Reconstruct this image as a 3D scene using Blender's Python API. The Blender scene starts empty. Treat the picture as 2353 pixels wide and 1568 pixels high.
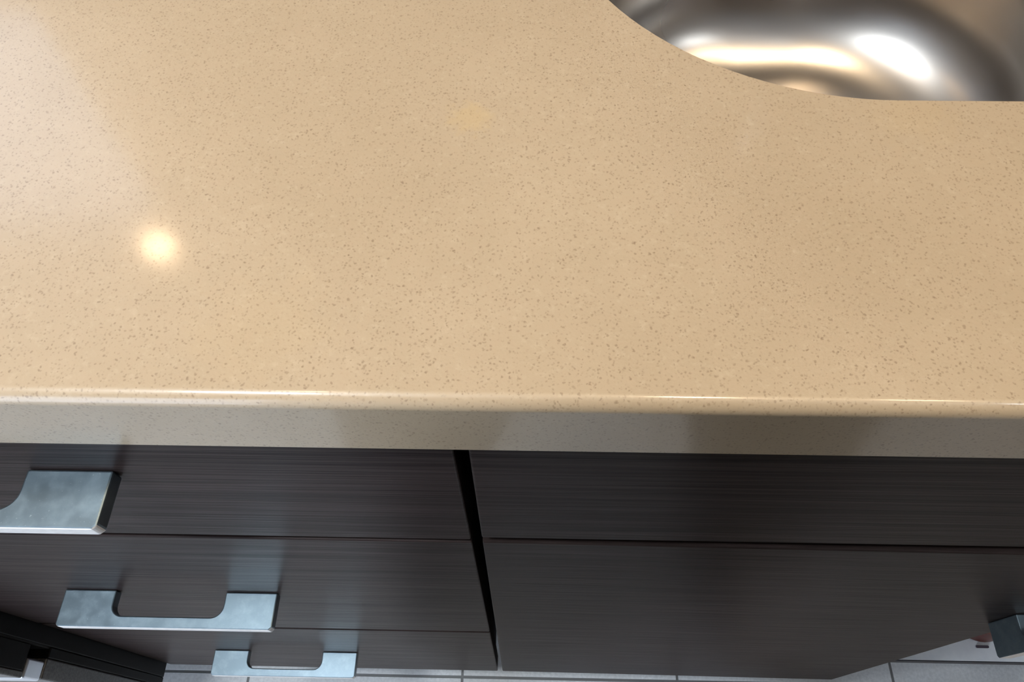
import bpy, bmesh, math, random
from mathutils import Vector, Matrix
random.seed(7)
S = bpy.context.scene
COL = S.collection
Z0 = 0.91                      # height of the countertop above the floor
R = math.radians

# ------------------------------------------------------------------ camera
def rotm(rx, ry, rz):
    return (Matrix.Rotation(rz, 3, 'Z') @ Matrix.Rotation(ry, 3, 'Y') @ Matrix.Rotation(rx, 3, 'X')).to_4x4()
cd = bpy.data.cameras.new('camera'); cam = bpy.data.objects.new('camera', cd); COL.objects.link(cam)
cd.sensor_fit = 'HORIZONTAL'; cd.sensor_width = 36.0
cd.lens = 1693.508 / 2353 * 36.0
cd.clip_start = 0.01
cam.matrix_world = Matrix.Translation((-0.01198, -0.10939, 0.23117 + Z0)) @ rotm(0.53012, 0.00728, 0.01936)
S.camera = cam

# ------------------------------------------------------------------ world, exposure
W = bpy.data.worlds.new('daylight'); S.world = W; W.use_nodes = True
bg = W.node_tree.nodes['Background']; bg.inputs[0].default_value = (0.55, 0.72, 1.0, 1); bg.inputs[1].default_value = 3.2
S.view_settings.view_transform = 'Standard'; S.view_settings.look = 'None'
S.view_settings.exposure = 0.0; S.view_settings.gamma = 1.0
S.cycles.use_denoising = True

# daylight entering through the window behind the cook
WIN_X0, WIN_X1, WIN_Z0, WIN_Z1, WIN_Y = -2.3, -0.9, 0.12, 2.3, -2.3
ld = bpy.data.lights.new('window_daylight', 'AREA'); ld.shape = 'RECTANGLE'; ld.size = WIN_X1 - WIN_X0; ld.size_y = WIN_Z1 - WIN_Z0
ld.energy = 42; ld.color = (0.78, 0.88, 1.0)
lo = bpy.data.objects.new('window_daylight', ld); COL.objects.link(lo)
lo.location = ((WIN_X0 + WIN_X1) / 2, WIN_Y - 0.2, (WIN_Z0 + WIN_Z1) / 2); lo.rotation_euler = (R(90), 0, 0)

PUCK_LAMP_STRENGTH = 90.0
CEILING_LAMP_STRENGTH = 25.0

# ceiling downlights: x, y, watts, colour
WARMC = (1.0, .78, .52)
CL = [(.40, .08, 36, WARMC), (-.55, .16, 8, WARMC), (.95, .10, 14, WARMC)]
PANEL = (-.70, -.27, .13, 120.0)     # cool square ceiling panel: x, y, half size, strength

FILL_PANEL_R = (1.30, -.36, .07, 60.0)  # added fill panel, brightens the white cabinet floor and tiles at right

# ------------------------------------------------------------------ helpers
def mat(name, base=(.5, .5, .5), rough=.5, metal=0.0, spec=.5, coat=0.0, coat_rough=.1):
    m = bpy.data.materials.new(name); m.use_nodes = True
    b = m.node_tree.nodes['Principled BSDF']
    b.inputs['Base Color'].default_value = (*base, 1); b.inputs['Roughness'].default_value = rough
    b.inputs['Metallic'].default_value = metal; b.inputs['Specular IOR Level'].default_value = spec
    b.inputs['Coat Weight'].default_value = coat; b.inputs['Coat Roughness'].default_value = coat_rough
    return m
class NT:
    def __init__(s, m): s.m = m; s.t = m.node_tree; s.b = s.t.nodes['Principled BSDF']; s.co = s.n('ShaderNodeTexCoord')
    def n(s, k, **kw):
        nd = s.t.nodes.new(k)
        for a, v in kw.items():
            if hasattr(nd, a): setattr(nd, a, v)
            else: nd.inputs[a].default_value = v
        return nd
    def l(s, a, b): s.t.links.new(a, b)
    def mp(s, scale=(1, 1, 1), loc=(0, 0, 0), rot=(0, 0, 0)):
        q = s.n('ShaderNodeMapping'); s.l(s.co.outputs['Object'], q.inputs[0])
        q.inputs['Scale'].default_value = scale; q.inputs['Location'].default_value = loc; q.inputs['Rotation'].default_value = rot
        return q.outputs[0]
    def noise(s, vec, scale, detail=2, rough=.5):
        q = s.n('ShaderNodeTexNoise', Scale=scale, Detail=detail, Roughness=rough); s.l(vec, q.inputs['Vector']); return q.outputs['Fac']
    def ramp(s, fac, stops, interp='LINEAR'):
        q = s.n('ShaderNodeValToRGB'); q.color_ramp.interpolation = interp; e = q.color_ramp.elements
        while len(e) < len(stops): e.new(.5)
        for i, (p, c) in enumerate(stops):
            e[i].position = p; e[i].color = (c, c, c, 1) if not hasattr(c, '__len__') else (*c, 1)
        s.l(fac, q.inputs[0]); return q.outputs[0]
    def mix(s, fac, a, b, mode='MIX'):
        q = s.n('ShaderNodeMix'); q.data_type = 'RGBA'; q.blend_type = mode
        for v, k in ((fac, 0), (a, 6), (b, 7)):
            if hasattr(v, 'is_linked'): s.l(v, q.inputs[k])
            elif hasattr(v, '__len__'): q.inputs[k].default_value = (*v, 1)
            else: q.inputs[k].default_value = v
        return q.outputs[2]
    def bump(s, h, strength, dist):
        q = s.n('ShaderNodeBump', Strength=strength, Distance=dist); s.l(h, q.inputs['Height']); s.l(q.outputs[0], s.b.inputs['Normal']); return q

def link(name, bm, m, parent=None, bevel=0.0, seg=2, smooth=False, angle=35):
    bmesh.ops.recalc_face_normals(bm, faces=bm.faces)
    me = bpy.data.meshes.new(name); bm.to_mesh(me); bm.free()
    for mm in (m if isinstance(m, (list, tuple)) else [m]): me.materials.append(mm)
    o = bpy.data.objects.new(name, me); COL.objects.link(o)
    if parent: o.parent = parent; o.matrix_parent_inverse = Matrix.Translation(-Vector(parent.location)) if PLAIN else o.matrix_parent_inverse
    if bevel:
        b = o.modifiers.new('bevel', 'BEVEL'); b.width = bevel; b.segments = seg; b.limit_method = 'ANGLE'; b.angle_limit = R(40); b.harden_normals = False
    if smooth:
        for p in me.polygons: p.use_smooth = True
        try: me.set_sharp_from_angle(angle=R(angle))
        except Exception: pass
    return o
PLAIN = True
def empty(name, loc, **kw):
    o = bpy.data.objects.new(name, None); COL.objects.link(o); o.location = loc; o.empty_display_size = .05
    tag(o, **kw); return o
def tag(o, label=None, category=None, group=None, kind=None):
    if label: o['label'] = label
    if category: o['category'] = category
    if group: o['group'] = group
    if kind: o['kind'] = kind
    return o
def box(bm, x0, x1, y0, y1, z0, z1):
    vs = [bm.verts.new((x, y, z)) for z in (z0, z1) for y in (y0, y1) for x in (x0, x1)]
    for f in ((0, 1, 3, 2), (4, 6, 7, 5), (0, 4, 5, 1), (2, 3, 7, 6), (0, 2, 6, 4), (1, 5, 7, 3)): bm.faces.new([vs[i] for i in f])
    return vs
def boxo(name, dims, m, parent=None, bevel=0.0, **kw):     # z in counter-relative metres
    bm = bmesh.new(); x0, x1, y0, y1, z0, z1 = dims; box(bm, x0, x1, y0, y1, z0 + Z0, z1 + Z0)
    return link(name, bm, m, parent, bevel, **kw)
def lathe(bm, prof, c, n=48, cap=True):
    rings = []
    for r, z in prof:
        rings.append([bm.verts.new((c[0] + r * math.cos(2 * math.pi * k / n), c[1] + r * math.sin(2 * math.pi * k / n), c[2] + z)) for k in range(n)])
    for a, b in zip(rings, rings[1:]):
        for k in range(n): bm.faces.new((a[k], a[(k + 1) % n], b[(k + 1) % n], b[k]))
    if cap: bm.faces.new(rings[0]); bm.faces.new(rings[-1])
def prism(bm, pts, lo, hi, axis='Z'):
    def P(a, b, c): return {'Z': (a, b, c), 'X': (c, a, b), 'Y': (a, c, b)}[axis]
    A = [bm.verts.new(P(a, b, lo)) for a, b in pts]; B = [bm.verts.new(P(a, b, hi)) for a, b in pts]
    bm.faces.new(A); bm.faces.new(B)
    for i in range(len(pts)): j = (i + 1) % len(pts); bm.faces.new((A[i], A[j], B[j], B[i]))

# ------------------------------------------------------------------ materials
def m_stone():
    m = mat('beige_quartz', (.6, .45, .28), .38, coat=.5, coat_rough=.11); t = NT(m)
    o = t.mp()
    big = t.noise(o, 7, 3, .55); med = t.noise(o, 45, 3, .6)
    c = t.mix(t.ramp(big, [(.3, 0), (.7, 1)]), (.44, .332, .215), (.505, .388, .26))
    c = t.mix(t.ramp(med, [(.35, 0.0), (.75, .35)]), c, (.42, .32, .205))
    gm = t.noise(t.mp(loc=(3, 1, 2)), 260, 4, .65)
    c = t.mix(t.ramp(gm, [(.34, .45), (.52, 0)]), c, (.47, .35, .23))
    c = t.mix(t.ramp(gm, [(.56, 0), (.75, .25)]), c, (.63, .51, .36))
    for sc, lo, hi, k, off in ((560, .17, .34, .60, 0), (700, .16, .34, .55, 3), (400, .12, .24, .55, 5)):
        vo = t.n('ShaderNodeTexVoronoi', Scale=sc); vo.inputs['Randomness'].default_value = 1
        wp = t.n('ShaderNodeVectorMath', operation='ADD'); wn_ = t.n('ShaderNodeTexNoise', Scale=500.0, Detail=1.0); t.l(t.mp(loc=(off, 0, 0)), wn_.inputs['Vector'])
        wm = t.n('ShaderNodeVectorMath', operation='SCALE'); t.l(wn_.outputs['Color'], wm.inputs[0]); wm.inputs['Scale'].default_value = .0018
        t.l(t.mp(loc=(off, 0, 0)), wp.inputs[0]); t.l(wm.outputs[0], wp.inputs[1]); t.l(wp.outputs[0], vo.inputs['Vector'])
        d = t.ramp(vo.outputs['Distance'], [(lo, 1), (hi, 0)])
        sep = t.n('ShaderNodeSeparateColor'); t.l(vo.outputs['Color'], sep.inputs[0])
        pr_ = t.n('ShaderNodeMath', operation='MULTIPLY'); t.l(d, pr_.inputs[0]); t.l(t.ramp(sep.outputs[0], [(.25, 0), (1, k)]), pr_.inputs[1])
        c = t.mix(pr_.outputs[0], c, (.20, .13, .075))
    # soft yellow stains soaked into the stone
    for (x, y, r, k, sc) in ((-.037, .1405, .011, .30, 200), (-.122, .062, .03, 0, 80), (-.272, .219, .022, .0, 60), (.159, .145, .02, .10, 120), (-.110, .029, .03, .07, 90)):
        if not k: continue
        sub = t.n('ShaderNodeVectorMath', operation='DISTANCE'); t.l(o, sub.inputs[0]); sub.inputs[1].default_value = (x, y, Z0)
        ad = t.n('ShaderNodeMath', operation='MULTIPLY_ADD'); t.l(t.noise(o, sc, 3, .6), ad.inputs[0]); ad.inputs[1].default_value = r * 1.6; t.l(sub.outputs['Value'], ad.inputs[2])
        dv = t.n('ShaderNodeMath', operation='DIVIDE'); t.l(ad.outputs[0], dv.inputs[0]); dv.inputs[1].default_value = r * 3
        c = t.mix(t.ramp(dv.outputs[0], [(.42, k), (.62, 0)]), c, (.56, .39, .17))
    t.l(c, t.b.inputs['Base Color'])
    t.bump(t.noise(o, 700, 2, .5), .12, .0006)
    return m
def m_wood():
    m = mat('dark_wood_laminate', (.03, .024, .023), .36, spec=.03); t = NT(m)
    st = t.noise(t.mp((9, 60, 900)), 1, 4, .6); st2 = t.noise(t.mp((3, 30, 260)), 1, 3, .5)
    c = t.mix(t.ramp(st, [(.35, 0), (.65, 1)]), (.026, .0180, .0165), (.057, .0400, .0370))
    c = t.mix(t.ramp(st2, [(.35, .5), (.6, 0)]), c, (.0075, .0055, .005))
    t.l(c, t.b.inputs['Base Color'])
    t.l(t.ramp(st, [(.3, .42), (.7, .30)]), t.b.inputs['Roughness'])
    t.bump(st, .35, .0004)
    return m
def m_handle():
    m = mat('satin_aluminium', (.55, .66, .75), .42, metal=.85); t = NT(m)
    sm = t.noise(t.mp(), 90, 4, .65); fl = t.noise(t.mp(), 900, 2, .5)
    c = t.mix(t.ramp(sm, [(.45, 0), (.75, .55)]), (.19, .245, .285), (.29, .365, .41))
    c = t.mix(t.ramp(fl, [(.70, 0), (.78, .3)]), c, (.6, .68, .74))
    t.l(c, t.b.inputs['Base Color']); t.l(t.ramp(sm, [(.3, .29), (.7, .38)]), t.b.inputs['Roughness'])
    return m
def m_tile():
    m = mat('grey_floor_tile', (.4, .42, .45), .45); t = NT(m)
    a = t.noise(t.mp(), 240, 3, .6); b = t.noise(t.mp(), 14, 3, .6)
    c = t.mix(t.ramp(a, [(.35, 0), (.65, 1)]), (.66, .67, .68), (.80, .81, .82))
    c = t.mix(t.ramp(b, [(.4, 0), (.7, .4)]), c, (.64, .63, .62))
    br = t.n('ShaderNodeTexBrick'); br.offset = 0; br.squash = 1
    t.l(t.mp(loc=(.39641, -.00618, 0)), br.inputs['Vector'])
    br.inputs['Scale'].default_value = 1; br.inputs['Brick Width'].default_value = .30357; br.inputs['Row Height'].default_value = .30357
    br.inputs['Mortar Size'].default_value = .002; br.inputs['Mortar Smooth'].default_value = .3
    c = t.mix(br.outputs['Fac'], c, (.16, .16, .16))
    t.l(c, t.b.inputs['Base Color'])
    inv = t.n('ShaderNodeMath', operation='SUBTRACT'); inv.inputs[0].default_value = 1; t.l(br.outputs['Fac'], inv.inputs[1])
    t.bump(inv.outputs[0], .6, .002)
    return m
def m_steel(name='brushed_steel', rough=.27, base=(.47, .44, .41)):
    m = mat(name, base, rough, metal=1.0); t = NT(m)
    n = t.noise(t.mp((300, 12, 300)), 1, 3, .6); s = t.noise(t.mp(), 6, 2, .4)
    t.l(t.ramp(s, [(.3, rough - .05), (.7, rough + .07)]), t.b.inputs['Roughness'])
    t.bump(n, .06, .0005)
    t.b.inputs['Anisotropic'].default_value = .4
    return m
def m_noisy(name, c0, c1, scale, rough, metal=0.0, spec=.5, bump=0):
    m = mat(name, c0, rough, metal, spec); t = NT(m); f = t.noise(t.mp(), scale, 3, .6)
    t.l(t.mix(t.ramp(f, [(.35, 0), (.65, 1)]), c0, c1), t.b.inputs['Base Color'])
    if bump: t.bump(f, bump, .001)
    return m
def m_emit(name, col, s):
    m = bpy.data.materials.new(name); m.use_nodes = True; nt = m.node_tree; nt.nodes.clear()
    e = nt.nodes.new('ShaderNodeEmission'); o = nt.nodes.new('ShaderNodeOutputMaterial')
    e.inputs[0].default_value = (*col, 1); e.inputs[1].default_value = s; nt.links.new(e.outputs[0], o.inputs[0]); return m
STONE = m_stone(); WOOD = m_wood(); HANDLE = m_handle(); TILE = m_tile(); STEEL = m_steel(rough=.27)
CUT_LIT = m_noisy('lit_cut_aluminium_edge', (.80, .78, .76), (.88, .86, .84), 300, .38, metal=.35)  # cut front lip; the light it reflects is put into its pale colour
RIM = mat('polished_steel_rim', (.75, .77, .8), .12, 1.0)
BLACK = m_noisy('black_enamel', (.002, .002, .002), (.004, .004, .004), 300, .5, spec=.12)
GASKET = m_noisy('dull_black_gasket', (.012, .012, .011), (.018, .017, .016), 200, .6, spec=.2)
SKIN = m_noisy('dull_grey_panel_edge', (.10, .10, .10), (.16, .16, .16), 400, .45, metal=.5)
BRIGHT = m_steel('bright_trim_steel', .3, (.75, .8, .88))
WHITE = m_noisy('white_melamine', (.78, .80, .82), (.84, .85, .86), 60, .35)
EDGE = mat('dark_edge_banding', (.02, .02, .025), .5)
PAINT = m_noisy('taupe_wall_paint', (.36, .31, .26), (.40, .35, .29), 12, .7)
SPLASH = m_noisy('cream_glass_splashback', (.75, .72, .68), (.80, .77, .73), 8, .3)
CEILP = m_noisy('white_ceiling_paint', (.78, .78, .78), (.82, .82, .82), 10, .8)
RED = m_noisy('red_brown_plastic', (.07, .012, .006), (.10, .016, .008), 60, .4)
DARKP = m_noisy('dark_plum_plastic', (.05, .035, .05), (.07, .05, .07), 80, .5)
WARM = m_emit('warm_lamp_lens', (1.0, .70, .40), PUCK_LAMP_STRENGTH)
WARM2 = m_emit('warm_downlight_lens', (1.0, .70, .40), CEILING_LAMP_STRENGTH)
GLASS = bpy.data.materials.new('window_glass'); GLASS.use_nodes = True
_g = GLASS.node_tree; _g.nodes.clear(); _a = _g.nodes.new('ShaderNodeBsdfTransparent'); _o = _g.nodes.new('ShaderNodeOutputMaterial'); _s = _g.nodes.new('ShaderNodeBsdfGlossy'); _m = _g.nodes.new('ShaderNodeMixShader')
_s.inputs['Roughness'].default_value = .02; _m.inputs[0].default_value = .05
_g.links.new(_a.outputs[0], _m.inputs[1]); _g.links.new(_s.outputs[0], _m.inputs[2]); _g.links.new(_m.outputs[0], _o.inputs[0])

# ------------------------------------------------------------------ the room
RX0, RX1, RY0, RY1, CZ = -2.4, 2.4, -2.3, .64, 2.5
def room(name, dims, m):
    bm = bmesh.new(); box(bm, *dims); return tag(link(name, bm, m), kind='structure')
room('floor', (RX0, RX1, RY0, RY1, -.1, 0), TILE)
room('ceiling', (RX0, RX1, RY0, RY1, CZ, CZ + .1), CEILP)
BW = (-1.65, -.578, Z0 + .30, Z0 + .80)     # window in the back wall: x0, x1, z0, z1
bm = bmesh.new()
box(bm, RX0 - .1, BW[0], RY1, RY1 + .1, -.1, CZ + .1); box(bm, BW[1], RX1 + .1, RY1, RY1 + .1, -.1, CZ + .1)
box(bm, BW[0], BW[1], RY1, RY1 + .1, -.1, BW[2]); box(bm, BW[0], BW[1], RY1, RY1 + .1, BW[3], CZ + .1)
tag(link('wall_back', bm, PAINT), kind='structure')
bm = bmesh.new(); q = .03
box(bm, BW[0], BW[0] + q, RY1 + .03, RY1 + .07, BW[2], BW[3]); box(bm, BW[1] - q, BW[1], RY1 + .03, RY1 + .07, BW[2], BW[3])
box(bm, BW[0] + q, BW[1] - q, RY1 + .03, RY1 + .07, BW[2], BW[2] + q); box(bm, BW[0] + q, BW[1] - q, RY1 + .03, RY1 + .07, BW[3] - q, BW[3])
w2 = tag(link('window_2', bm, WHITE), kind='structure')
bm = bmesh.new(); box(bm, BW[0] + q, BW[1] - q, RY1 + .047, RY1 + .053, BW[2] + q, BW[3] - q); link('pane', bm, GLASS, w2)
room('wall_left', (RX0 - .1, RX0, RY0, RY1, -.1, CZ + .1), PAINT)
room('wall_right', (RX1, RX1 + .1, RY0, RY1, -.1, CZ + .1), PAINT)
bm = bmesh.new()
box(bm, RX0 - .1, WIN_X0, RY0 - .1, RY0, -.1, CZ + .1); box(bm, WIN_X1, RX1 + .1, RY0 - .1, RY0, -.1, CZ + .1)
box(bm, WIN_X0, WIN_X1, RY0 - .1, RY0, -.1, WIN_Z0); box(bm, WIN_X0, WIN_X1, RY0 - .1, RY0, WIN_Z1, CZ + .1)
tag(link('wall_front', bm, PAINT), kind='structure')
bm = bmesh.new(); fw = .05
box(bm, WIN_X0, WIN_X0 + fw, RY0 - .08, RY0 - .02, WIN_Z0, WIN_Z1); box(bm, WIN_X1 - fw, WIN_X1, RY0 - .08, RY0 - .02, WIN_Z0, WIN_Z1)
box(bm, WIN_X0 + fw, WIN_X1 - fw, RY0 - .08, RY0 - .02, WIN_Z0, WIN_Z0 + fw); box(bm, WIN_X0 + fw, WIN_X1 - fw, RY0 - .08, RY0 - .02, WIN_Z1 - fw, WIN_Z1)
win = tag(link('window_1', bm, WHITE), kind='structure')
bm = bmesh.new(); box(bm, WIN_X0 + fw, WIN_X1 - fw, RY0 - .053, RY0 - .047, WIN_Z0 + fw, WIN_Z1 - fw); link('pane', bm, GLASS, win)

# ------------------------------------------------------------------ countertop with the sink cutout
TC = .04189
def round_rect(x0, x1, y0, y1, r, n=14):
    pts = []
    for cx, cy, a0 in ((x1 - r, y1 - r, 0), (x0 + r, y1 - r, 90), (x0 + r, y0 + r, 180), (x1 - r, y0 + r, 270)):
        for k in range(n + 1):
            a = R(a0 + 90 * k / n); pts.append((cx + r * math.cos(a), cy + r * math.sin(a)))
    return pts
SX0, SX1, SY0, SY1, SR = .006, .367, .1540, .472, .149
hole = round_rect(SX0, SX1, SY0, SY1, SR, 28)
def slab():
    bm = bmesh.new()
    X0, X1, Y0, Y1 = -.4705, 1.45, 0.0, .638
    rr = .0055; prof = [(Y0, -TC), (Y0, -TC + .0008)]
    # top plate with hole: fan strips between outer outline and hole via triangle fill
    outer = [(X0, Y0 + rr), (X1, Y0 + rr), (X1, Y1), (X0, Y1)]
    def loop(pts, z):
        vs = [bm.verts.new((x, y, z + Z0)) for x, y in pts]
        es = [bm.edges.new((vs[i], vs[(i + 1) % len(vs)])) for i in range(len(vs))]
        return vs, es
    ot, e1 = loop(outer, 0); hr = .0012
    big = [(x + (x - (SX0 + SX1) / 2) * .004, y + (y - (SY0 + SY1) / 2) * .004) for x, y in hole]
    ht, e2 = loop(big, 0)
    bmesh.ops.triangle_fill(bm, use_beauty=True, edges=e1 + e2)
    outb = [(X0, Y0 + .001), (X1, Y0 + .001), (X1, Y1), (X0, Y1)]
    ob, e3 = loop(outb, -TC); hb, e4 = loop(hole, -TC)
    bmesh.ops.triangle_fill(bm, use_beauty=True, edges=e3 + e4)
    hm = [bm.verts.new((x, y, -.0012 + Z0)) for x, y in hole]
    n = len(hole)
    for a, b in ((ht, hm), (hm, hb)):
        for i in range(n): j = (i + 1) % n; f = bm.faces.new((a[i], a[j], b[j], b[i])); f.smooth = True
    # rounded front nosing
    rows = [[ot[0], ot[1]]]
    for k in range(1, 7):
        a = R(90 * k / 6); rows.append([bm.verts.new((x, Y0 + rr - rr * math.sin(a), Z0 - rr + rr * math.cos(a))) for x in (X0, X1)])
    rows.append([bm.verts.new((x, Y0, Z0 - TC + .001)) for x in (X0, X1)]); rows.append([ob[0], ob[1]])
    for a, b in zip(rows, rows[1:]):
        f = bm.faces.new((a[0], a[1], b[1], b[0])); f.smooth = True
    bm.faces.new([ot[1], ot[2], ob[2]] + [r[1] for r in rows[::-1][:-1]][:]) if False else None
    # end and back faces
    for s in (0, 1):
        side = [r[s] for r in rows]; back = (ot[3], ob[3]) if s == 0 else (ot[2], ob[2])
        bm.faces.new(side + [back[1], back[0]])
    bm.faces.new((ot[2], ot[3], ob[3], ob[2]))
    return bm
ct = link('countertop', slab(), STONE, smooth=True, angle=50)
wn = ct.modifiers.new('weighted', 'WEIGHTED_NORMAL'); wn.weight = 100; wn.keep_sharp = True
tag(ct, 'speckled beige stone countertop with rounded front edge over dark cabinets', 'countertop')

# ------------------------------------------------------------------ sink
def sink():
    root = empty('kitchen_sink', ((SX0 + SX1) / 2, (SY0 + SY1) / 2, Z0 - TC), label='brushed steel undermount sink bowl with wide rounded corner set into the beige countertop', category='sink')
    bm = bmesh.new(); D = .20; fr = .08; g = .0015
    def ring(ins, z, flare=0):
        x0, x1, y0, y1 = SX0 - g + ins, SX1 + g - ins, SY0 - g + ins, SY1 + g - ins
        return [bm.verts.new((x, y, z + Z0)) for x, y in round_rect(x0, x1, y0, y1, max(.02, SR - ins * .75), 28)]
    z = -.0425
    rings = [ring(-.012, z), ring(0, z), ring(.001, z - .002)]
    for k in range(1, 6): rings.append(ring(.001 + .012 * k / 5, z - .002 - (D - fr - .045) * k / 5))
    for k in range(1, 11):
        a = R(88 * k / 10); rings.append(ring(.013 + fr * (1 - math.cos(a)), -D + fr - .001 - fr * math.sin(a)))
    for ins in (.11, .13, .15): rings.append(ring(ins, -D - .001 - (ins - .093) * .03))
    for a, b in zip(rings, rings[1:]):
        n = len(a)
        for i in range(n): bm.faces.new((a[i], a[(i + 1) % n], b[(i + 1) % n], b[i]))
    bm.faces.new(rings[-1])
    b = link('bowl', bm, STEEL, root, smooth=True, angle=60)
    md = b.modifiers.new('thick', 'SOLIDIFY'); md.thickness = .0012; md.offset = -1
    bm = bmesh.new(); A = [bm.verts.new((x, y, -.0400 + Z0)) for x, y in round_rect(SX0 + .0012, SX1 - .0012, SY0 + .0012, SY1 - .0012, SR - .001, 28)]
    B = [bm.verts.new((x, y, -.0422 + Z0)) for x, y in round_rect(SX0 - .001, SX1 + .001, SY0 - .001, SY1 + .001, SR, 28)]
    C = [bm.verts.new((v.co.x, v.co.y, Z0 - .0440)) for v in A]
    n = len(A)
    for P, Q in ((A, B), (C, A)):
        for i in range(n): j = (i + 1) % n; bm.faces.new((P[i], P[j], Q[j], Q[i]))
    link('rim', bm, RIM, root, smooth=True)
    bm = bmesh.new(); cx, cy = (SX0 + SX1) / 2, (SY0 + SY1) / 2
    lathe(bm, [(.045, .0), (.043, .002), (.036, .002), (.034, -.004), (.012, -.006)], (cx, cy, Z0 - D - .0045), 40)
    link('drain', bm, RIM, root, smooth=True)
sink()

# ------------------------------------------------------------------ faucet behind the sink
def tube(bm, pts, r, n=20):
    rings = []
    for i, p in enumerate(pts):
        a = Vector(pts[max(0, i - 1)]); b = Vector(pts[min(len(pts) - 1, i + 1)]); d = (b - a).normalized()
        u = d.cross(Vector((1, 0, 0))); u.normalize(); v = d.cross(u)
        rings.append([bm.verts.new(Vector(p) + (u * math.cos(2 * math.pi * k / n) + v * math.sin(2 * math.pi * k / n)) * r) for k in range(n)])
    for a, b in zip(rings, rings[1:]):
        for k in range(n): bm.faces.new((a[k], a[(k + 1) % n], b[(k + 1) % n], b[k]))
    bm.faces.new(rings[0]); bm.faces.new(rings[-1])
fc = empty('faucet', (.19, .565, Z0), label='polished chrome arched faucet standing behind the steel sink bowl', category='faucet')
bm = bmesh.new(); lathe(bm, [(.027, 0.0), (.027, .006), (.019, .012), (.018, .10), (.014, .105)], (.19, .565, Z0), 32); link('base', bm, RIM, fc, smooth=True)
bm = bmesh.new(); pts = [(.19, .565, Z0 + .10 + .15 * k / 6) for k in range(7)]
pts += [(.19, .565 - .085 + .085 * math.cos(R(a)), Z0 + .25 + .085 * math.sin(R(a))) for a in range(12, 181, 12)] + [(.19, .395, Z0 + .20)]
tube(bm, pts, .0115); link('spout', bm, RIM, fc, smooth=True)
bm = bmesh.new(); prism(bm, [(.208, .560), (.275, .562), (.278, .566), (.275, .570), (.208, .572)], Z0 + .082, Z0 + .092); link('lever', bm, RIM, fc, bevel=.002)

# ------------------------------------------------------------------ handles
HT = .009
def handle_profile(w=.16107, l=.03892, d=.02652, s=.0183):
    # (u along the handle, v outwards); a flat plate with a finger cutout against the front
    pts = [(0, 0), (l, 0)]
    r = .0085
    for k in range(0, 9): a = R(90 * k / 8); pts.append((l + r - r * math.cos(a), s - r + r * math.sin(a)))
    for k in range(0, 9): a = R(90 - 90 * k / 8); pts.append((w - l - r + r * math.cos(a), s - r + r * math.sin(a)))
    pts += [(w - l, 0), (w, 0), (w, d - .002), (w - .002, d), (.002, d), (0, d - .002)]
    return pts
def drawer_handle(x_right, z_top, parent):
    bm = bmesh.new(); w = .16107
    prism(bm, [(x_right - w + u, .0038 - v) for u, v in handle_profile()], z_top - HT + Z0, z_top + Z0, 'Z')
    bmesh.ops.recalc_face_normals(bm, faces=bm.faces)
    for f in bm.faces:
        if f.normal.y < -.6 and f.calc_center_median().y < -.015: f.material_index = 1
    return link('handle', bm, [HANDLE, CUT_LIT], parent, bevel=.0009, seg=2)
# ------------------------------------------------------------------ drawer bank
YD = .004; FT = .019
def front(name, x0, x1, z0, z1, parent, y=YD):
    bm = bmesh.new(); box(bm, x0, x1, y, y + FT, z0 + Z0, z1 + Z0)
    return link(name, bm, WOOD, parent, bevel=.0012, seg=3)
DX0, DX1 = -.4685, -.0403
bank = empty('drawer_cabinet', ((DX0 + DX1) / 2, .3, 0), label='dark wood drawer cabinet left of the gap with three wide aluminium pulls', category='cabinet')
bm = bmesh.new()
cy0 = YD + FT + .002
t_ = .018
for d in ((DX0 + .001, DX0 + .001 + t_, cy0, .60, -.81, -.0425), (DX1 - .003 - t_, DX1 - .003, cy0, .60, -.81, -.0425), (DX0 + .019, DX1 - .021, cy0, .60, -.81, -.792), (DX0 + .019, DX1 - .021, .585, .60, -.792, -.0425), (DX0 + .019, DX1 - .021, cy0, cy0 + .06, -.0605, -.0425)):
    box(bm, d[0], d[1], d[2], d[3], d[4] + Z0, d[5] + Z0)
link('carcass', bm, EDGE, bank)
bm = bmesh.new(); box(bm, DX0 + .001, DX1 - .003, .085, .10, 0.0005, .0995); link('toe_kick', bm, WOOD, bank)
for (z0, z1, zh) in ((-.1858, -.046, -.08142), (-.5015, -.1913, -.34209), (-.8095, -.5078, -.66028)):
    f = front('drawer', DX0, DX1, z0, z1, bank)
    drawer_handle(-.1948, zh, f)
    bm = bmesh.new(); zz0 = z0 + Z0 + .015; zz1 = z1 + Z0 - .02   # the drawer box behind its front
    box(bm, DX0 + .035, DX1 - .037, YD + FT + .0005, .52, zz0, zz1)
    link('drawer_box', bm, EDGE, f)

# ------------------------------------------------------------------ sink cabinet
CX0, CX1 = -.03415, .826
sc_ = empty('sink_cabinet', ((CX0 + CX1) / 2, .3, 0), label='dark wood sink cabinet right of the gap with one door ajar and white interior', category='cabinet')
bm = bmesh.new(); cf = .0248
for d in ((CX0 + .001, CX0 + .019, cf, .60, -.8125, -.0425), (CX1 - .019, CX1 - .001, cf, .60, -.8125, -.0425), (CX0 + .019, CX1 - .019, cf + .0005, .60, -.8125, -.795), (CX0 + .019, CX1 - .019, .585, .60, -.795, -.0425)):
    box(bm, d[0], d[1], d[2], d[3], d[4] + Z0, d[5] + Z0)
link('carcass', bm, WHITE, sc_)
bm = bmesh.new(); 
for d in ((CX0 + .001, CX0 + .019, cf - .0008, cf, -.8125, -.0425), (CX1 - .019, CX1 - .001, cf - .0008, cf, -.8125, -.0425), (CX0 + .019, CX1 - .019, cf - .0008, cf + .0005, -.8125, -.795)):
    box(bm, d[0], d[1], d[2], d[3], d[4] + Z0, d[5] + Z0)
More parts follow.
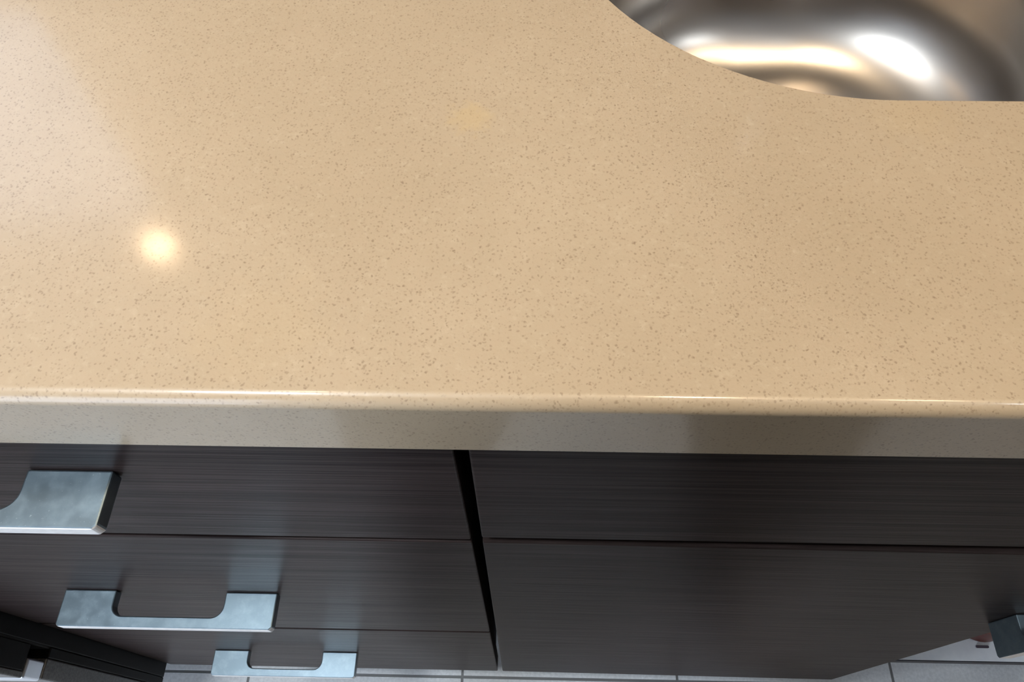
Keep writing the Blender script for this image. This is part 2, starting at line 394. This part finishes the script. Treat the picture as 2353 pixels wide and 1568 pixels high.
link('edge_banding', bm, EDGE, sc_)
boxo('front_rail', (CX0 + .019, CX1 - .019, cf, cf + .018, -.25, -.0425), EDGE, sc_)
bm = bmesh.new(); box(bm, CX0 + .001, CX1 - .001, .085, .10, 0.0005, .097); link('toe_kick', bm, WOOD, sc_)
bm = bmesh.new(); box(bm, CX0, CX1, YD, YD + FT, -.18167 + Z0, -.046 + Z0)
link('false_drawer_front', bm, WOOD, sc_, bevel=.0012, seg=3)
def door(hx, w, sign, ang):
    root_h = bmesh.new(); box(root_h, 0, w * sign, 0, FT, -.8095 + Z0, -.1905 + Z0) if sign > 0 else box(root_h, -w, 0, 0, FT, -.8095 + Z0, -.1905 + Z0)
    global PLAIN; PLAIN = False
    d = link('door', root_h, WOOD, None, bevel=.0012, seg=3)
    d.parent = sc_
    d.matrix_parent_inverse = Matrix.Translation(-Vector(sc_.location))
    d.location = (hx, YD, 0); d.rotation_euler = (0, 0, ang)
    bm = bmesh.new(); xh = .3975 if sign > 0 else -.3975 - HT
    zb = -.3970
    pts = [(-v - .0002, zb + u + Z0) for u, v in handle_profile()]   # (y, z)
    prism(bm, pts, xh, xh + HT, 'X')
    bmesh.ops.recalc_face_normals(bm, faces=bm.faces)
    for f in bm.faces:
        if f.normal.y < -.6 and f.calc_center_median().y < -.015: f.material_index = 1
    h = link('handle', bm, [HANDLE, CUT_LIT], None, bevel=.0007, seg=2); h.parent = d
    PLAIN = True
    return d
door(CX0, .42391, 1, -.00554)
door(CX1, .42391, -1, R(105))

# things kept in the sink cabinet
bm = bmesh.new(); lathe(bm, [(.034, 0), (.038, .004), (.038, .10), (.030, .12), (.016, .135), (.016, .16)], (.5882, .0855, Z0 - .7948), 40)
jar = empty('jar', (.5882, .0855, Z0 - .7948), label='red brown jar standing on the white floor of the sink cabinet', category='jar')
link('body', bm, RED, jar, smooth=True)
bm = bmesh.new(); lathe(bm, [(.018, 0), (.019, .001), (.019, .02), (.017, .022)], (.5882, .0855, Z0 - .6348), 32); link('lid', bm, DARKP, jar, smooth=True)
bm = bmesh.new(); prism(bm, round_rect(.5768, .5926, .0409, .0441, .0014, 4), Z0 - .7948, Z0 - .7918)
tag(link('clip', bm, DARKP, bevel=.0004), 'small dark oblong clip lying in front of the red brown jar', 'clip')

# ------------------------------------------------------------------ range at the left
RX = -.475
rg = empty('kitchen_range', (-.855, .3, 0), label='black kitchen range with grey drawer edge standing left of the drawer cabinet', category='range')
XL = -1.235
boxo('body', (XL, RX, -.011, .60, -.815, -.004), BLACK, rg, .001)
boxo('gasket', (XL + .004, RX - .0015, -.0128, -.0108, -.80, -.05), GASKET, rg)
boxo('oven_door', (XL, RX, -.0365, -.0128, -.514, -.09), BLACK, rg, .001)
boxo('door_skin', (XL, RX, -.0425, -.0366, -.5155, -.09), SKIN, rg, .001)
boxo('inner_frame', (XL, RX, -.021, -.0112, -.815, -.5475), BLACK, rg, .001)
boxo('storage_drawer', (XL + .0005, RX - .0005, -.0405, -.0212, -.8145, -.5475), SKIN, rg, .0015)
tr = boxo('trim_strip', (XL, RX, -.0425, -.0245, -.5445, -.517), BRIGHT, rg, .002, seg=3); tr['label'] = 'bright steel trim strip'
boxo('control_panel', (XL, RX, -.036, -.0112, -.087, -.006), BLACK, rg, .002)
boxo('cooktop', (XL, RX - .0005, -.02, .60, -.004, .004), BLACK, rg, .001)
boxo('backguard', (XL, RX, .570, .60, .004, .12), BLACK, rg, .003)
for i, x in enumerate((-1.05, -.66)):
    for y in (.15, .42):
        bm = bmesh.new(); lathe(bm, [(.07, 0), (.075, .004), (.075, .008), (.04, .010)], (x, y, Z0 + .004), 32); link('burner', bm, GASKET, rg, smooth=True)
for k in range(4):
    bm = bmesh.new(); box(bm, XL + .03 + (.70 if k % 2 else 0), XL + .06 + (.70 if k % 2 else 0), .05 + (.45 if k > 1 else 0), .08 + (.45 if k > 1 else 0), .0005, .095); link('foot', bm, GASKET, rg)
# round lamp under the leftmost wall cabinet
pk = empty('puck_light', (-.535, .53, Z0 + .6145), label='small round warm lamp under the leftmost wall cabinet', category='lamp')
bm = bmesh.new(); lathe(bm, [(.032, 0), (.032, -.010), (.021, -.010), (.021, -.006)], (-.535, .53, Z0 + .6145), 32, cap=False); link('bezel', bm, RIM, pk, smooth=True)
bm = bmesh.new(); lathe(bm, [(.0205, -.006), (.0205, -.0085), (.015, -.010)], (-.535, .53, Z0 + .6145), 32); link('lens', bm, WARM, pk, smooth=True)

# ceiling downlights: recessed cans, each with its own spot
for i, (x, y, e, c) in enumerate(CL):
    rt = empty('ceiling_light', (x, y, CZ), label='round recessed warm ceiling downlight above the kitchen floor', category='ceiling light', group='recessed ceiling downlights')
    bm = bmesh.new(); lathe(bm, [(.055, 0), (.055, -.006), (.046, -.006), (.044, -.002)], (x, y, CZ), 32, cap=False); link('trim_ring', bm, RIM, rt, smooth=True)
    bm = bmesh.new(); lathe(bm, [(.043, -.0005), (.043, -.003), (.03, -.004)], (x, y, CZ), 32); link('lens', bm, WARM2, rt, smooth=True)
    l = bpy.data.lights.new('downlight', 'SPOT'); l.energy = e; l.color = c; l.spot_size = R(120); l.spot_blend = .6; l.shadow_soft_size = .09
    o = bpy.data.objects.new('downlight', l); COL.objects.link(o); o.location = (x, y, CZ - .05)

# ------------------------------------------------------------------ the cook holding the phone that takes the picture
def skin(name, chains, m, parent=None, levels=2):
    bm = bmesh.new(); sl = bm.verts.layers.skin.verify(); first = None; key = {}
    for ch in chains:
        prev = None
        for p, r in ch:
            k = tuple(round(c, 4) for c in p)
            if k in key: v = key[k]
            else:
                v = bm.verts.new(p); key[k] = v; v[sl].radius = (r, r) if not hasattr(r, '__len__') else r
                if first is None: first = v; v[sl].use_root = True
            if prev is not None and prev is not v and not bm.edges.get((prev, v)): bm.edges.new((prev, v))
            prev = v
    me = bpy.data.meshes.new(name); bm.to_mesh(me); bm.free(); me.materials.append(m)
    o = bpy.data.objects.new(name, me); COL.objects.link(o)
    o.modifiers.new('skin', 'SKIN').use_smooth_shade = True
    sb = o.modifiers.new('sub', 'SUBSURF'); sb.levels = sb.render_levels = levels
    if parent: o.parent = parent; o.matrix_parent_inverse = Matrix.Translation(-Vector(parent.location))
    return o
for (px_, py_, ph_, ps_), side in ((PANEL, 'left'), (FILL_PANEL_R, 'right')):
    pn = empty('ceiling_panel', (px_, py_, CZ), label='square cool white ceiling panel %s of the cook' % side, category='ceiling light')
    boxo('frame', (px_ - ph_ - .012, px_ + ph_ + .012, py_ - ph_ - .012, py_ + ph_ + .012, CZ - Z0 - .012, CZ - Z0 - .0005), WHITE, pn, .002)
    boxo('diffuser', (px_ - ph_, px_ + ph_, py_ - ph_, py_ + ph_, CZ - Z0 - .016, CZ - Z0 - .0125), m_emit('cool_panel_diffuser', (.88, .95, 1.0), ps_), pn)
# dark wall cabinets over the counter
for i in range(3):
    x0 = -.574 + i * .6; x1 = x0 + .597
    wc = empty('wall_cabinet', ((x0 + x1) / 2, .48, Z0 + .615), label='dark wood wall cabinet, %s of the row above the counter' % ('leftmost', 'middle', 'rightmost')[i], category='cabinet', group='wall cabinets above the counter')
    boxo('carcass', (x0, x1, .33, .639, .615, 1.35), WOOD, wc, .001); boxo('door', (x0 + .002, x1 - .002, .310, .329, .612, 1.35), WOOD, wc, .0015)
PXc = .05
SKINM = m_noisy('skin', (.50, .28, .18), (.56, .33, .22), 60, .5); CLOTH = m_noisy('dark_navy_cloth', (.012, .013, .018), (.020, .021, .028), 200, .9)
HAIR = m_noisy('dark_brown_hair', (.02, .012, .008), (.035, .022, .014), 200, .6); PHONEM = mat('black_phone_glass', (.01, .01, .01), .2)
pr = empty('person', (PXc, -.20, 0), label='person in dark clothes leaning on the counter and holding a phone in both hands', category='person')
camM = cam.matrix_world.copy(); cp = camM.translation
def C2W(x, y, z): return camM @ Vector((x, y, z))
def H2W(x, y, z): return C2W(-.040 + x - math.copysign(.027, x), y, z + .012)     # hands closer together, phone lens near its right end
body = []
pel = (PXc, -.19, .95); ches = (PXc - .01, -.30, 1.38)
body.append([(pel, (.165, .105)), ((PXc, -.27, 1.10), (.15, .095)), ((PXc - .005, -.275, 1.25), (.16, .10)), (ches, (.15, .09)), ((PXc - .01, -.285, 1.46), .055), ((PXc - .02, -.26, 1.53), .052), ((PXc - .02, -.225, 1.60), (.07, .08)), ((PXc - .02, -.22, 1.68), (.075, .09)), ((PXc - .02, -.23, 1.74), (.055, .065))])
ELB = {-1: Vector((-.34, -.22, 1.12)), 1: Vector((.34, -.32, 1.12))}
for sx in (-1, 1):
    hand = H2W(sx * .092, -.012, .012)
    el = ELB[sx]; sh = Vector((PXc + sx * .175, -.305, 1.40))
    wr = hand.lerp(el, .30)
    body.append([(ches, (.15, .09)), (tuple(sh), .062), (tuple(sh.lerp(el, .5)), .05), (tuple(el), .043), (tuple(el.lerp(wr, .5)), .04), (tuple(wr), .027)])
    body.append([(pel, (.165, .105)), ((PXc + sx * .105, -.18, .86), .095), ((PXc + sx * .13, -.165, .68), .088), ((PXc + sx * .16, -.155, .50), .070), ((PXc + sx * .185, -.17, .32), .066), ((PXc + sx * .20, -.20, .10), .046), ((PXc + sx * .205, -.16, .05), .042), ((PXc + sx * .21, -.095, .045), .036)])
bo = skin('body', body, CLOTH, pr)
for sx in (-1, 1):
    hand = H2W(sx * .092, -.012, .012); el = ELB[sx]; wr = hand.lerp(el, .30)
    palm = H2W(sx * .094, -.022, .016)
    ch = [[(tuple(wr.lerp(el, -.0)), .024), (tuple(wr.lerp(palm, .5)), (.030, .020)), (tuple(palm), (.034, .014))]]
    for k, (ln, oy) in enumerate(((.9, .030), (1., .012), (.95, -.006), (.78, -.022))):
        b0 = H2W(sx * .090, oy - .004, .004); b1 = H2W(sx * (.090 - .018 * ln), oy, -.0075 + .0); b1 = H2W(sx * .093, oy, -.006 + .0)
        b2 = H2W(sx * (.088 - .030 * ln), oy + .001, .0245); b1 = H2W(sx * .096, oy, .022)
        ch.append([(tuple(palm), (.034, .014)), (tuple(H2W(sx * .100, oy, .012)), .009), (tuple(b1), .0085), (tuple(H2W(sx * (.094 - .016 * ln), oy, .0255)), .008), (tuple(b2), .007)])
    ch.append([(tuple(palm), (.034, .014)), (tuple(H2W(sx * .092, -.036, .024)), .011), (tuple(H2W(sx * .074, -.024, .030)), .010), (tuple(H2W(sx * .058, -.012, .030)), .008)])
    skin('hand', ch, SKINM, pr, 1)
hc = Vector((PXc - .02, -.235, 1.685))
bm = bmesh.new(); bmesh.ops.create_uvsphere(bm, u_segments=32, v_segments=20, radius=1)
for v in bm.verts:
    x, y, z = v.co; v.co = hc + Vector((x * .088, y * .105 - .004, z * .095 + .015))
bmesh.ops.delete(bm, geom=[v for v in bm.verts if v.co.z < 1.66 and v.co.y > -.25], context='VERTS')
link('hair', bm, HAIR, pr, smooth=True)
bm = bmesh.new(); bmesh.ops.create_uvsphere(bm, u_segments=32, v_segments=20, radius=1)
for v in bm.verts:
    x, y, z = v.co
    yy = y * .085; 
    if y > 0: yy += .018 * math.exp(-(x / .18) ** 2 - ((z + .1) / .3) ** 2)
    v.co = Vector((PXc - .02, -.215, 1.645)) + Vector((x * .072 * (1 - .25 * max(0, -z)), yy, z * .112))
link('face', bm, SKINM, pr, smooth=True)
ph = bmesh.new()
vs = box(ph, -.124, .034, -.037, .037, .005, .013)
for v in vs: v.co = C2W(*v.co)
tag(link('phone', ph, PHONEM, bevel=.002), 'black phone held flat over the counter in both hands', 'phone')
